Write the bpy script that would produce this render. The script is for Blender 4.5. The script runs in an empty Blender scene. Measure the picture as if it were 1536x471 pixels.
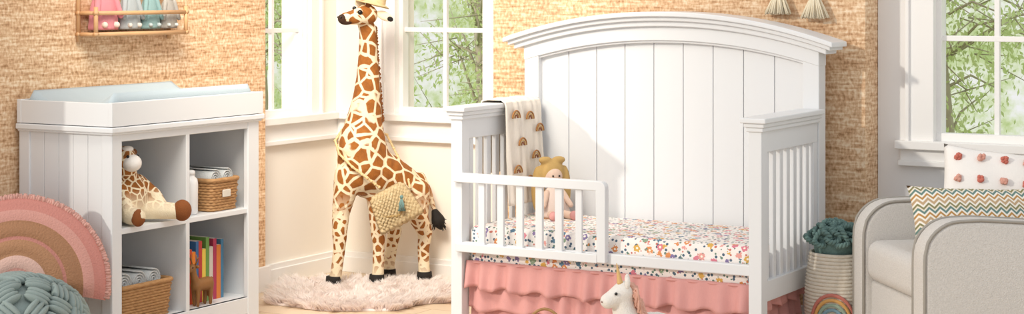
import bpy, bmesh, math, random
from mathutils import Vector, Matrix, Euler
random.seed(7)
rnd=random.uniform
S=bpy.context.scene
try:
    S.view_settings.view_transform='Standard'
except Exception: pass
COL=S.collection
def lin(h):
    h=h.lstrip('#'); o=[]
    for i in (0,2,4):
        c=int(h[i:i+2],16)/255
        o.append(c/12.92 if c<=.04045 else ((c+.055)/1.055)**2.4)
    return (o[0],o[1],o[2],1)
class NT:
    def __init__(s,name):
        s.m=bpy.data.materials.new(name); s.m.use_nodes=True
        s.t=s.m.node_tree; s.b=s.t.nodes['Principled BSDF']
        s.tc=s.t.nodes.new('ShaderNodeTexCoord')
    def n(s,ty,**k):
        nd=s.t.nodes.new(ty)
        for a,v in k.items():
            if a.startswith('i_'):
                key=a[2:]; key=int(key) if key.isdigit() else key.replace('_',' ')
                if hasattr(v,'is_linked') or isinstance(v,bpy.types.NodeSocket): s.t.links.new(v,nd.inputs[key])
                else: nd.inputs[key].default_value=v
            else: setattr(nd,a,v)
        return nd
    def l(s,a,b): s.t.links.new(a,b)
    def math(s,op,a,b=None,c=None):
        nd=s.t.nodes.new('ShaderNodeMath'); nd.operation=op
        for i,v in enumerate((a,b,c)):
            if v is None: continue
            if isinstance(v,(int,float)): nd.inputs[i].default_value=v
            else: s.l(v,nd.inputs[i])
        return nd.outputs[0]
    def mix(s,f,a,b):
        nd=s.t.nodes.new('ShaderNodeMix'); nd.data_type='RGBA'
        for i,v in ((0,f),(6,a),(7,b)):
            if isinstance(v,(int,float)) or isinstance(v,tuple): nd.inputs[i].default_value=v
            else: s.l(v,nd.inputs[i])
        return nd.outputs[2]
    def ramp(s,f,st,const=False):
        nd=s.t.nodes.new('ShaderNodeValToRGB'); cr=nd.color_ramp
        if const: cr.interpolation='CONSTANT'
        while len(cr.elements)<len(st): cr.elements.new(.5)
        for e,(p,c) in zip(cr.elements,st):
            e.position=p; e.color=c if isinstance(c,tuple) else lin(c)
        s.l(f,nd.inputs[0]); return nd.outputs[0]
    def scale(s,v,sc):
        nd=s.t.nodes.new('ShaderNodeMapping'); nd.inputs['Scale'].default_value=sc
        s.l(v,nd.inputs[0]); return nd.outputs[0]
    def noise(s,v,sc,det=3):
        return s.n('ShaderNodeTexNoise',i_Vector=v,i_Scale=sc,i_Detail=det).outputs[0]
    def bump(s,h,st=.3,d=.01):
        nd=s.n('ShaderNodeBump',i_Height=h,i_Strength=st,i_Distance=d)
        s.l(nd.outputs[0],s.b.inputs['Normal'])
    def col(s,c,rough=.6):
        if isinstance(c,tuple): s.b.inputs['Base Color'].default_value=c
        else: s.l(c,s.b.inputs['Base Color'])
        s.b.inputs['Roughness'].default_value=rough
    def translucent(s,c,f):
        tr=s.t.nodes.new('ShaderNodeBsdfTranslucent'); tr.inputs[0].default_value=lin(c); ms=s.t.nodes.new('ShaderNodeMixShader'); ms.inputs[0].default_value=f
        s.l(s.b.outputs[0],ms.inputs[1]); s.l(tr.outputs[0],ms.inputs[2]); s.l(ms.outputs[0],s.t.nodes['Material Output'].inputs[0])
    @property
    def obj(s): return s.tc.outputs['Object']
def mat(name,c,rough=.6,var=.08,ns=12,bump=0,bs=80,metal=0,bd=.004):
    k=NT(name); L=lin(c) if isinstance(c,str) else c
    a=tuple(min(1,x*(1-var)) for x in L[:3])+(1,); b=tuple(min(1,x*(1+var*.6)) for x in L[:3])+(1,)
    f=k.noise(k.obj,ns); k.col(k.mix(f,a,b),rough); k.b.inputs['Metallic'].default_value=metal
    if bump: k.bump(k.noise(k.obj,bs,4),bump,bd)
    return k.m
def comb(k,x,y,z):
    nd=k.t.nodes.new('ShaderNodeCombineXYZ')
    for i,v in enumerate((x,y,z)):
        if isinstance(v,(int,float)): nd.inputs[i].default_value=v
        else: k.l(v,nd.inputs[i])
    return nd.outputs[0]
# ---------- materials
def m_wallpaper():
    k=NT('grasscloth_wallpaper'); sp=k.n('ShaderNodeSeparateXYZ',i_0=k.obj).outputs
    u=k.math('ADD',sp[0],sp[1]); v=sp[2]
    h=k.noise(comb(k,k.math('MULTIPLY',u,13),k.math('MULTIPLY',v,95),0),1,3)
    w=k.noise(comb(k,k.math('MULTIPLY',u,85),k.math('MULTIPLY',v,50),3),1,2)
    big=k.noise(comb(k,k.math('MULTIPLY',u,1.0),k.math('MULTIPLY',v,24),7),1,2)
    s=k.math('ADD',k.math('MULTIPLY',h,.42),k.math('ADD',k.math('MULTIPLY',w,.38),k.math('MULTIPLY',big,.20)))
    k.col(k.ramp(s,[(.37,'#aa8058'),(.45,'#d1a780'),(.52,'#e4c19a'),(.61,'#f7e0c2')]),.8)
    k.bump(s,.5,.005); return k.m
def m_floor():
    k=NT('pale_wood_floor'); br=k.n('ShaderNodeTexBrick',i_Vector=k.obj,i_Scale=1.0)
    br.inputs['Color1'].default_value=lin('#dfcbb0'); br.inputs['Color2'].default_value=lin('#e8d6bd')
    br.inputs['Mortar'].default_value=lin('#c0a482'); br.inputs['Mortar Size'].default_value=.003
    br.inputs['Brick Width'].default_value=1.2; br.inputs['Row Height'].default_value=.14
    g=k.noise(k.scale(k.obj,(3,60,1)),1,4)
    k.col(k.mix(k.math('MULTIPLY',g,.3),br.outputs[0],lin('#c9a986')),.5); return k.m
def m_giraffe(name,s1,s2,zl=.32):
    k=NT(name); wv=k.n('ShaderNodeTexNoise',i_Vector=k.obj,i_Scale=14.0,i_Detail=2).outputs['Color']
    wp=k.n('ShaderNodeVectorMath',operation='MULTIPLY_ADD'); k.l(wv,wp.inputs[0]); wp.inputs[1].default_value=(.018,.018,.018); k.l(k.obj,wp.inputs[2])
    def vor(sc,th):
        d=k.n('ShaderNodeTexVoronoi',feature='DISTANCE_TO_EDGE',i_Vector=wp.outputs[0],i_Scale=sc).outputs['Distance']
        r=k.n('ShaderNodeMapRange',i_1=th,i_2=th+.04); k.l(d,r.inputs[0]); return r.outputs[0]
    z=k.n('ShaderNodeSeparateXYZ',i_0=k.obj).outputs[2]
    a=vor(s1,.075); b=vor(s2,.13)
    r=k.n('ShaderNodeMapRange',i_1=zl,i_2=zl+.12); k.l(z,r.inputs[0])
    mk=k.math('ADD',k.math('MULTIPLY',a,r.outputs[0]),k.math('MULTIPLY',b,k.math('SUBTRACT',1,r.outputs[0])))
    br=k.mix(k.noise(k.obj,40),lin('#75400f'),lin('#b8732c'))
    cr=k.mix(k.noise(k.obj,30),lin('#ecd9b4'),lin('#f8ecd2'))
    lo=k.n('ShaderNodeMapRange',i_1=.05,i_2=.13); k.l(z,lo.inputs[0])
    k.col(k.mix(k.math('MULTIPLY',mk,lo.outputs[0]),cr,br),.85)
    k.bump(k.noise(k.obj,260,3),.5,.006); return k.m
def m_floral():
    k=NT('floral_sheet'); 
    v=k.n('ShaderNodeTexVoronoi',i_Vector=k.obj,i_Scale=27.0)
    c=k.n('ShaderNodeSeparateColor',i_0=v.outputs['Color']).outputs[0]
    fc=k.ramp(c,[(0,'#e0935a'),(.2,'#dd8291'),(.36,'#8fa58a'),(.5,'#8a7aa4'),(.64,'#dcae58'),(.78,'#e8a39a'),(.88,'#5f8096')],True)
    nz=k.noise(k.obj,140,1)
    m=k.math('LESS_THAN',k.math('ADD',v.outputs['Distance'],k.math('MULTIPLY',nz,.5)),.60)
    v2=k.n('ShaderNodeTexVoronoi',i_Vector=k.obj,i_Scale=62.0)
    c2=k.n('ShaderNodeSeparateColor',i_0=v2.outputs['Color']).outputs[1]
    f2=k.ramp(c2,[(0,'#6f8a7c'),(.4,'#52687a'),(.7,'#cc7a6a')],True)
    m2=k.math('LESS_THAN',v2.outputs['Distance'],.34)
    base=k.mix(m2,lin('#f4ede7'),f2)
    ctr=k.math('LESS_THAN',v.outputs['Distance'],.13)
    k.col(k.mix(ctr,k.mix(m,base,fc),lin('#fff3df')),.8); return k.m
def m_zig():
    k=NT('zigzag_woven'); sp=k.n('ShaderNodeSeparateXYZ',i_0=k.obj).outputs
    t=k.math('PINGPONG',sp[0],.018)
    f=k.math('FRACT',k.math('MULTIPLY',k.math('ADD',sp[2],k.math('MULTIPLY',t,1.0)),14))
    k.col(k.ramp(f,[(0,'#efe9de'),(.12,'#b98a4c'),(.24,'#efe9de'),(.36,'#67857f'),(.5,'#e6dccc'),(.6,'#8a8458'),(.72,'#efe9de'),(.84,'#bfa27e')],True),.9)
    k.bump(k.noise(k.obj,300),.4,.004); return k.m
def m_wicker(name,c1,c2):
    k=NT(name); n=k.noise(k.scale(k.obj,(40,40,120)),1,2)
    k.col(k.mix(n,lin(c1),lin(c2)),.75); k.bump(n,.4,.004); return k.m
def m_rainbow():
    k=NT('rainbow_velvet'); sp=k.n('ShaderNodeSeparateXYZ',i_0=k.obj).outputs
    r=k.math('SQRT',k.math('ADD',k.math('MULTIPLY',sp[0],sp[0]),k.math('MULTIPLY',sp[2],sp[2])))
    rr=k.math('MULTIPLY',r,1/.32)
    k.col(k.ramp(rr,[(0,'#dba092'),(.2,'#e6bcac'),(.34,'#b98762'),(.52,'#c98678'),(.56,'#b58664'),(.74,'#d89c8f'),(.86,'#cf897d')],True),.7)
    met=k.math('MULTIPLY',k.math('GREATER_THAN',rr,.56),k.math('LESS_THAN',rr,.74)); 
    k.l(k.math('MULTIPLY',met,.45),k.b.inputs['Metallic'])
    k.bump(k.noise(k.obj,150,3),.5,.006); return k.m
M={}
M['paper']=m_wallpaper(); M['floor']=m_floor()
M['white']=mat('painted_white','#e3e5e7',.42,.02,3)
M['wallw']=mat('wall_white_sun_tint','#f7f0e5',.7,.02,2)  # white nook walls, warm sunlight put into the colour
M['wallc']=mat('wall_white_shade_tint','#f1f1f1',.7,.02,2)  # white right wall, cool shade put into the colour
M['trim']=mat('trim_paint','#f5f3f0',.45,.02,2)
M['gir']=m_giraffe('giraffe_fur',16.5,27,.33); M['girs']=m_giraffe('plush_giraffe_fur',34,34,-1)
M['cream']=mat('cream_fur','#f3e4c6',.9,.08,30,.5,250); M['black']=mat('black_fur','#17120f',.8,.2,40,.4,200)
M['eye']=mat('glass_eye','#0b0808',.15,.1,5); M['horn']=mat('ossicone_fur','#7b4a22',.9,.2,30,.4,200)
M['floral']=m_floral(); M['pink']=mat('pink_ruffle_cotton','#d99d98',.85,.07,25,.25,200)
M['zig']=m_zig(); M['wick']=m_wicker('natural_wicker','#8f6236','#d2a572'); M['straw']=m_wicker('straw_weave','#cfae78','#ecd6a8')
M['rain']=m_rainbow(); M['fringe']=mat('fringe_pink','#d9a598',.8,.1,60)
M['teal']=mat('teal_grey_knit','#98a6a1',.9,.14,20,.5,160); M['dteal']=mat('deep_teal_yarn','#6c8984',.9,.4,60,.6,220)
M['uph']=mat('oatmeal_upholstery','#d4d0cb',.95,.2,170,.7,260); M['pip']=mat('piping_grey','#a09b93',.9,.1,40)
M['pillw']=mat('white_cotton','#f1ede8',.9,.03,20,.3,120); M['pom']=mat('coral_pompom','#cf7565',.95,.2,60,.8,200); M['pom2']=mat('blush_pompom','#e2a897',.95,.2,60,.8,200)
M['pad']=mat('pale_grey_blue_pad_cover','#b3c0c6',.8,.04,20,.2,150); M['towel']=mat('grey_white_towel','#d9dcdb',.95,.08,30,.8,220)
M['blanket']=mat('cream_muslin','#efe6d9',.9,.05,20,.3,150)
M['wood']=mat('natural_dowel_wood','#d3a678',.5,.2,20); M['deer']=mat('carved_brown_wood','#8f6133',.5,.3,25)
M['rugf']=mat('blush_sheepskin','#f8e9e2',.95,.06,8); M['rope']=mat('cream_rope','#e0d6c6',.9,.12,60,.7,180)
M['tass']=mat('cream_tassel_yarn','#efe3c8',.9,.12,60,.5,200); M['ceram']=mat('white_ceramic','#ececec',.25,.02,5)
cm={}
def C(h,r=.8):
    if h not in cm: cm[h]=mat('cloth_'+h.strip('#'),h,r,.08,30,.2,200)
    return cm[h]
# ---------- geometry helpers
def group(name,loc=(0,0,0),rz=0,rot=None):
    e=bpy.data.objects.new(name,None); e.empty_display_size=.1; COL.objects.link(e)
    e.location=loc; e.rotation_euler=rot if rot else (0,0,math.radians(rz)); return e
def fin(name,bm,m,parent=None,smooth=True,bevel=0,seg=2,sub=0,solid=0):
    me=bpy.data.meshes.new(name); bmesh.ops.recalc_face_normals(bm,faces=bm.faces); bm.to_mesh(me); bm.free()
    o=bpy.data.objects.new(name,me); COL.objects.link(o); me.materials.append(m)
    if parent: o.parent=parent
    if smooth:
        for p in me.polygons: p.use_smooth=True
    if solid:
        s=o.modifiers.new('solid','SOLIDIFY'); s.thickness=solid
    if bevel:
        b=o.modifiers.new('bev','BEVEL'); b.width=bevel; b.segments=seg; b.limit_method='ANGLE'
    if sub:
        s=o.modifiers.new('sub','SUBSURF'); s.levels=sub; s.render_levels=sub
    return o
def abox(bm,x0,x1,y0,y1,z0,z1):
    vs=[bm.verts.new((x,y,z)) for x in (x0,x1) for y in (y0,y1) for z in (z0,z1)]
    for f in ((0,1,3,2),(4,6,7,5),(0,4,5,1),(2,3,7,6),(0,2,6,4),(1,5,7,3)): bm.faces.new([vs[i] for i in f])
def box(name,x0,x1,y0,y1,z0,z1,m,parent=None,bevel=.003,smooth=False,seg=2):
    bm=bmesh.new(); abox(bm,x0,x1,y0,y1,z0,z1); return fin(name,bm,m,parent,smooth,bevel,seg)
def boxes(name,lst,m,parent=None,bevel=.003):
    bm=bmesh.new()
    for i,b in enumerate(lst):
        e=.0004*((i%5)+1) if bevel else 0
        abox(bm,b[0]-e,b[1]+e,b[2]-e,b[3]+e,b[4],b[5]+e)
    return fin(name,bm,m,parent,False,bevel)
def prism(bm,pts,pl,a,b):
    def P(p,q):
        return {'xz':(p[0],q,p[1]),'yz':(q,p[0],p[1]),'xy':(p[0],p[1],q)}[pl]
    A=[bm.verts.new(P(p,a)) for p in pts]; B=[bm.verts.new(P(p,b)) for p in pts]
    bm.faces.new(A); bm.faces.new(B[::-1]); n=len(pts)
    for i in range(n): bm.faces.new([A[i],A[(i+1)%n],B[(i+1)%n],B[i]])
def strip(bm,top,bot,y0,y1):
    n=len(top)
    V=[[bm.verts.new((p[0],y,p[1])) for p in L] for L in (top,bot) for y in (y0,y1)]
    t0,t1,b0,b1=V
    for i in range(n-1):
        bm.faces.new([t0[i],t0[i+1],t1[i+1],t1[i]]); bm.faces.new([b0[i],b1[i],b1[i+1],b0[i+1]])
        bm.faces.new([t0[i],b0[i],b0[i+1],t0[i+1]]); bm.faces.new([t1[i],t1[i+1],b1[i+1],b1[i]])
    for i in (0,n-1): bm.faces.new([t0[i],t1[i],b1[i],b0[i]])
def tube(bm,pts,r,seg=8,closed=False,cap=True):
    pts=[Vector(p) for p in pts]; n=len(pts); R=r if isinstance(r,(list,tuple)) else [r]*n
    rings=[]; nrm=None
    for i,p in enumerate(pts):
        a=pts[(i-1)%n] if (closed or i>0) else p; b=pts[(i+1)%n] if (closed or i<n-1) else p
        t=(b-a)
        if t.length<1e-9: t=Vector((0,0,1))
        t.normalize()
        if nrm is None:
            ref=Vector((0,0,1)) if abs(t.z)<.9 else Vector((1,0,0)); nrm=t.cross(ref).normalized()
        nrm=(nrm-t*nrm.dot(t)); nrm.normalize(); bi=t.cross(nrm)
        rings.append([bm.verts.new(p+(nrm*math.cos(2*math.pi*j/seg)+bi*math.sin(2*math.pi*j/seg))*R[i]) for j in range(seg)])
    m=n if closed else n-1
    for i in range(m):
        A,B=rings[i],rings[(i+1)%n]
        for j in range(seg): bm.faces.new([A[j],A[(j+1)%seg],B[(j+1)%seg],B[j]])
    if not closed and cap:
        bm.faces.new(rings[0][::-1]); bm.faces.new(rings[-1])
def ell(bm,c,r,rot=None,sub=2):
    if isinstance(r,(int,float)): r=(r,r,r)
    mt=Matrix.Translation(Vector(c))@(Euler(rot).to_matrix().to_4x4() if rot else Matrix())@Matrix.Diagonal((r[0],r[1],r[2],1))
    bmesh.ops.create_icosphere(bm,subdivisions=sub,radius=1,matrix=mt)
def uv(bm,c,r,u=16,v=10):
    if isinstance(r,(int,float)): r=(r,r,r)
    bmesh.ops.create_uvsphere(bm,u_segments=u,v_segments=v,radius=1,matrix=Matrix.Translation(Vector(c))@Matrix.Diagonal((r[0],r[1],r[2],1)))
def lathe(bm,prof,seg=32,c=(0,0,0)):
    rings=[[bm.verts.new((c[0]+r*math.cos(2*math.pi*j/seg),c[1]+r*math.sin(2*math.pi*j/seg),c[2]+z)) for j in range(seg)] for r,z in prof]
    for A,B in zip(rings,rings[1:]):
        for j in range(seg): bm.faces.new([A[j],A[(j+1)%seg],B[(j+1)%seg],B[j]])
    if prof[0][0]>1e-4: bm.faces.new(rings[0][::-1])
def sheet(bm,nu,nv,f):
    V=[[bm.verts.new(f(i/nu,j/nv)) for j in range(nv+1)] for i in range(nu+1)]
    for i in range(nu):
        for j in range(nv): bm.faces.new([V[i][j],V[i+1][j],V[i+1][j+1],V[i][j+1]])
def blob(name,parts,m,parent,voxel=.008,sm=4):
    bm=bmesh.new()
    for p in parts:
        if p[0]=='e': ell(bm,p[1],p[2],p[3] if len(p)>3 else None,3)
        else:
            a,ra,b,rb=p; a=Vector(a); b=Vector(b); n=max(2,int((b-a).length/(min(ra,rb)*.45))+1)
            for i in range(n+1):
                t=i/n; ell(bm,a.lerp(b,t),ra+(rb-ra)*t)
    o=fin(name,bm,m,parent,True)
    r=o.modifiers.new('rm','REMESH'); r.mode='VOXEL'; r.voxel_size=voxel; r.use_smooth_shade=True
    s=o.modifiers.new('sm','SMOOTH'); s.iterations=sm; s.factor=.5
    return o
def chain(*a):
    return [(a[i][0],a[i][1],a[i+1][0],a[i+1][1]) for i in range(len(a)-1)]
def dots(name,lst,m,parent):
    bm=bmesh.new()
    for c,r in lst: uv(bm,c,r)
    return fin(name,bm,m,parent)
# ================= ROOM
box('floor',-5.45,2.5,-1.5,7.6,-.1,0,M['floor'],bevel=0)
XL=-5.12; XN=-5.2; YB=7.27; YC=6.85; YR=7.0; TOP=2.6
box('wall_left',-5.30,XL,4.6,6.6,0,TOP,M['paper'],bevel=0)
box('wall_crib',-4.05,-2.345,YC,7.45,0,TOP,M['paper'],bevel=0)
boxes('wall_nook_left',[(-5.35,XN,6.602,7.42,0,.782),(-5.35,XN,6.602,7.42,2.225,TOP),(-5.35,XN,7.025,7.42,.782,2.225)],M['wallw'],bevel=0)
boxes('wall_nook_back',[(XN,-4.052,YB,7.42,0,.782),(XN,-4.052,YB,7.42,2.225,TOP),(XN,-4.84,YB,7.42,.782,2.225),(-4.345,-4.052,YB,7.42,.782,2.225)],M['wallw'],bevel=0)
boxes('wall_right',[(-2.343,.6,YR,7.15,0,.782),(-2.343,.6,YR,7.15,2.225,TOP),(-2.343,-2.11,YR,7.15,.782,2.225),(-1.215,.6,YR,7.15,.782,2.225)],M['wallc'],bevel=0)
def window(name,axis,w0,u0,u1,panes,cw=.07,hidden0=False):
    g=group(name,(0,0,0)); L=[]; T=[]
    def add(l,a0,a1,z0,z1,n0,n1):
        if axis=='y': l.append((a0,a1,w0-n1,w0-n0,z0,z1))
        else: l.append((w0+n0,w0+n1,a0,a1,z0,z1))
    s=.032
    if not hidden0:
        add(L,u0-s,u0,.783,2.23,-.07,-.02); add(T,u0-s-cw,u0-s+.012,.78,2.30,-.02,.022); add(T,u0-s-cw,u0-s-cw+.015,.78,2.30,0,.034)
    add(L,u1,u1+s,.783,2.23,-.07,-.02); add(T,u1+s-.012,u1+s+cw,.78,2.30,-.02,.022); add(T,u1+s+cw-.015,u1+s+cw,.78,2.30,0,.034)
    a=u0 if hidden0 else u0-s
    add(L,a,u1+s,.76,.815,-.07,-.015); add(L,a,u1+s,2.2,2.24,-.07,-.015)
    for z in (1.19,1.565,1.94): add(L,a,u1,z-.010,z+.010,-.06,-.04)
    for i in range(1,panes):
        x=u0+(u1-u0)*i/panes; add(L,x-.009,x+.009,.8,2.22,-.06,-.04)
    a=u0 if hidden0 else u0-s-cw
    add(T,a,u1+s+cw,2.23,2.32,-.02,.03)
    boxes('sash',L,M['trim'],g,.002); boxes('casing',T,M['trim'],g,.003)
    return g
window('window_1','x',XN,6.61,7.015,2,hidden0=True)
window('window_2','y',YB,-4.82,-4.364,2)
window('window_3','y',YR,-2.09,-1.235,4,.10)
boxes('trim_1',[(XN-.06,XN+.05,6.605,7.26,.752,.785),(XN,XN+.018,6.605,7.265,.665,.752),(XN,XN+.03,6.605,7.265,.655,.675)],M['trim'])
boxes('trim_2',[(XN+.052,-4.055,YB-.05,YB+.06,.752,.785),(XN+.02,-4.055,YB-.018,YB,.665,.752),(XN+.032,-4.055,YB-.03,YB,.655,.675)],M['trim'])
boxes('trim_3',[(-2.26,-1.07,YR-.05,YR+.06,.752,.785),(-2.245,-1.085,YR-.02,YR,.70,.752),(-2.25,-1.08,YR-.034,YR,.685,.705)],M['trim'])
boxes('baseboard_nook_left',[(XN,XN+.016,6.605,7.26,0,.1),(XN,XN+.024,6.605,7.26,0,.075)],M['trim'])
boxes('baseboard_nook_back',[(XN+.025,-4.055,YB-.016,YB,0,.1),(XN+.025,-4.055,YB-.024,YB,0,.075)],M['trim'])
boxes('baseboard_left',[(XL,XL+.018,4.6,6.62,0,.115),(XL-.1,XL+.018,6.602,6.62,0,.115)],M['trim'])
boxes('baseboard_crib',[(-4.05,-2.33,YC-.018,YC,0,.115)],M['trim'])
boxes('baseboard_right',[(-2.34,.6,YR-.018,YR,0,.115)],M['trim'])
# garden
box('garden_lawn',-14,3,7.7,18,-.25,-.15,mat('lawn_grass','#a9c07a',.9,.3,20),bevel=0)
lk=NT('tree_leaves'); lk.col(lk.ramp(lk.noise(lk.obj,6,3),[(.35,'#b4cd7e'),(.5,'#d0e2a0'),(.62,'#ecf4cc')]),.6); lk.translucent('#e6f2b8',.6)
bark=mat('tree_bark','#c2b8a4',.9,.3,20)
def tree(name,c,hw,nb,nl):
    g=group(name,c); bm=bmesh.new(); V=[];F=[]
    tube(bm,[(0,0,-.15),(.05,0,.6),(-.04,.05,1.4),(.03,0,2.4)],[.04,.035,.028,.018],8)
    ends=[]
    for i in range(nb):
        z0=rnd(.3,1.8); a=rnd(0,6.28); L=rnd(.4,1)*hw
        p0=Vector((0,0,z0)); p2=p0+Vector((math.cos(a)*L,math.sin(a)*L*.8,rnd(-.1,.5))); p1=p0.lerp(p2,.5)+Vector((0,0,.08))
        tube(bm,[p0,p1,p2],[.011,.007,.003],5)
        for k in range(5):
            q0=p0.lerp(p2,rnd(.3,1)); q1=q0+Vector((rnd(-.3,.3),rnd(-.3,.3),rnd(-.2,.25))); tube(bm,[q0,q1],[.004,.0015],4); ends.append((q0,q1))
    for i in range(nl):
        a,b=random.choice(ends); p=a.lerp(b,rnd(0,1.2))+Vector((rnd(-.09,.09),rnd(-.09,.09),rnd(-.09,.09)))
        e=Euler((rnd(0,6.28),rnd(0,6.28),rnd(0,6.28))).to_matrix(); s=rnd(.012,.024); n0=len(V)
        for q in ((-1,0,0),(0,-.45,.1),(1,0,0),(0,.45,.1)): V.append(tuple(p+e@(Vector(q)*s)))
        F.append((n0,n0+1,n0+2,n0+3))
    fin('branches',bm,bark,g)
    me=bpy.data.meshes.new('leaves'); me.from_pydata(V,[],F); me.materials.append(lk.m); o=bpy.data.objects.new('leaves',me); COL.objects.link(o); o.parent=g
tree('garden_tree',(-5.55,9.2,0),.8,30,5200)
tree('garden_tree.001',(-7.2,9.2,0),.8,30,5200)
tree('garden_tree.002',(-2.75,9.2,0),.8,30,5200)
# ================= CHANGING TABLE
g=group('changing_table',(-5.097,5.045,0)); W=M['white']
wd=.47; ln=.875
boxes('carcass',[(0,wd-.02,.012,.03,.07,.85),(0,wd-.02,ln-.03,ln-.003,.07,.85),(0,.012,.02,ln-.02,.1,.85),
  (.01,wd-.004,.03,ln-.03,.10,.122),(.01,wd-.004,.03,.425,.468,.488),(.01,wd-.004,.44,ln-.03,.468,.488),(.01,wd-.003,.422,.442,.11,.84),(.01,wd-.02,.03,ln-.03,.815,.85)],W,g,.002)
boxes('face_frame',[(wd-.022,wd,0,.053,.0,.845),(wd-.022,wd,ln-.07,ln,.0,.845),(wd-.02,wd-.003,.05,ln-.06,.815,.845),(wd-.02,wd-.003,.05,ln-.06,.055,.122),
   (0,.05,0,.03,0,.845),(0,.05,ln-.03,ln,0,.845),(.0,wd-.02,.004,.028,.05,.11),(wd-.05,wd-.004,.0,.03,0,.845)],W,g,.003)
bm=bmesh.new()
n=5
for i in range(n):
    a=.05+(wd-.10)*i/n; b=.05+(wd-.10)*(i+1)/n
    abox(bm,a+.0008,b-.0008,.004,.02,.1,.85)
fin('side_planks',bm,W,g,False,.001)
boxes('top',[(-.005,wd+.018,-.018,ln+.018,.85,.871),(-.002,wd+.01,-.01,ln+.01,.842,.852)],W,g,.004)
boxes('tray',[(.018,wd-.006,-.012,.006,.874,.961),(.018,wd-.006,ln-.006,ln+.012,.874,.961),(wd-.006,wd+.012,-.0125,ln+.0125,.874,.962),(.0,.018,-.0125,ln+.0125,.874,.962)],W,g,.002)
g=group('changing_pad',(-5.07,5.06,.875))
bm=bmesh.new(); NP=40; PW=.428; PLn=.84
def padz(u,v):
    e=abs(u-.5)*2; z=.058+.072*(e**2.2)
    for q,w_ in ((u,.03),(1-u,.03),(v,.025),(1-v,.025)):
        if q<w_: z-=.03*(1-math.sqrt(max(0,1-(1-q/w_)**2)))
    return z
top=[[bm.verts.new((u/NP*PW,v/NP*PLn,padz(u/NP,v/NP))) for v in range(NP+1)] for u in range(NP+1)]
for i in range(NP):
    for j in range(NP): bm.faces.new([top[i][j],top[i+1][j],top[i+1][j+1],top[i][j+1]])
per=[top[i][0] for i in range(NP+1)]+[top[NP][j] for j in range(1,NP+1)]+[top[i][NP] for i in range(NP-1,-1,-1)]+[top[0][j] for j in range(NP-1,0,-1)]
bot=[bm.verts.new((v.co.x,v.co.y,0)) for v in per]
for i in range(len(per)): bm.faces.new([per[i],per[(i+1)%len(per)],bot[(i+1)%len(per)],bot[i]])
bm.faces.new(bot)
fin('contoured_pad',bm,M['pad'],g)
# ================= TABLE CONTENT
def rrect(w,d,r,n=5):
    P=[]
    for cx,cy,a0 in ((w/2-r,d/2-r,0),(-w/2+r,d/2-r,90),(-w/2+r,-d/2+r,180),(w/2-r,-d/2+r,270)):
        for i in range(n+1):
            a=math.radians(a0+90*i/n); P.append((cx+r*math.cos(a),cy+r*math.sin(a)))
    out=[]; m=len(P); tot=0; seg=[]
    for i in range(m):
        a=P[i]; b=P[(i+1)%m]; l=math.hypot(b[0]-a[0],b[1]-a[1]); seg.append(l); tot+=l
    N=int(tot/.012)//2*2
    for k in range(N):
        t=tot*k/N; i=0
        while t>seg[i]: t-=seg[i]; i+=1
        a=P[i]; b=P[(i+1)%m]; f=t/max(seg[i],1e-9)
        out.append((a[0]+(b[0]-a[0])*f,a[1]+(b[1]-a[1])*f))
    return out
def wbasket(name,loc,w,d,h,rz=0,m=None,rows=None,taper=.92):
    g=group(name,loc,rz); m=m or M['wick']; rows=rows or int(h/.011)
    bm=bmesh.new()
    base=rrect(w,d,.02)
    for r in range(rows):
        z=.006+(h-.012)*r/(rows-1); s=taper+(1-taper)*r/(rows-1)
        pts=[]
        N=len(base)
        for i,(x,y) in enumerate(base):
            L=math.hypot(x,y); o=.0025*(1 if (i+r)%2 else -1)
            pts.append((x*s+o*x/L,y*s+o*y/L,z))
        tube(bm,pts,.0062,6,True)
    top=[(x*1.02,y*1.02,h) for x,y in base]; tube(bm,top,.009,8,True)
    fin('weave',bm,m,g)
    boxes('liner',[(-w/2*taper+.006,w/2*taper-.006,-d/2*taper+.006,d/2*taper-.006,.002,h*.75)],m,g,.01)
    return g
def rolls(name,loc,n,length,r,axis='x',rz=0):
    g=group(name,loc,rz); 
    for i in range(n):
        bm=bmesh.new(); pts=[]
        for k in range(60):
            a=k*.35; rr=r*(.15+.85*k/59); pts.append((rr*math.cos(a),rr*math.sin(a)))
        off=(i-(n-1)/2)*r*2.02
        V=[[bm.verts.new((x,off+p[0],r+p[1])) for p in pts] for x in (-length/2,length/2)]
        for k in range(59): bm.faces.new([V[0][k],V[0][k+1],V[1][k+1],V[1][k]])
        fin('towel_roll_%d'%(i+1),bm,M['towel'],g,True,0,solid=.004)
    return g
bb=wbasket('wicker_basket',(-4.775,5.74,.49),.24,.17,.125)
box('label',.122,.128,-.025,.025,.055,.085,C('#d7d1c5'),bb)
rolls('rolled_towels',(-4.775,5.74,.585),2,.20,.037)
wbasket('wicker_basket.001',(-4.78,5.27,.123),.25,.29,.135)
rolls('rolled_towels.001',(-4.79,5.26,.225),3,.21,.041)
g=group('lotion_bottle',(-4.70,5.575,.489))
bm=bmesh.new(); lathe(bm,[(.026,0),(.03,.004),(.031,.12),(.028,.14),(.018,.15),(.018,.158)],28); fin('body',bm,M['ceram'],g)
bm=bmesh.new(); lathe(bm,[(.019,.156),(.019,.172),(.012,.176),(.0005,.177)],24); fin('cap',bm,M['ceram'],g)
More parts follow.
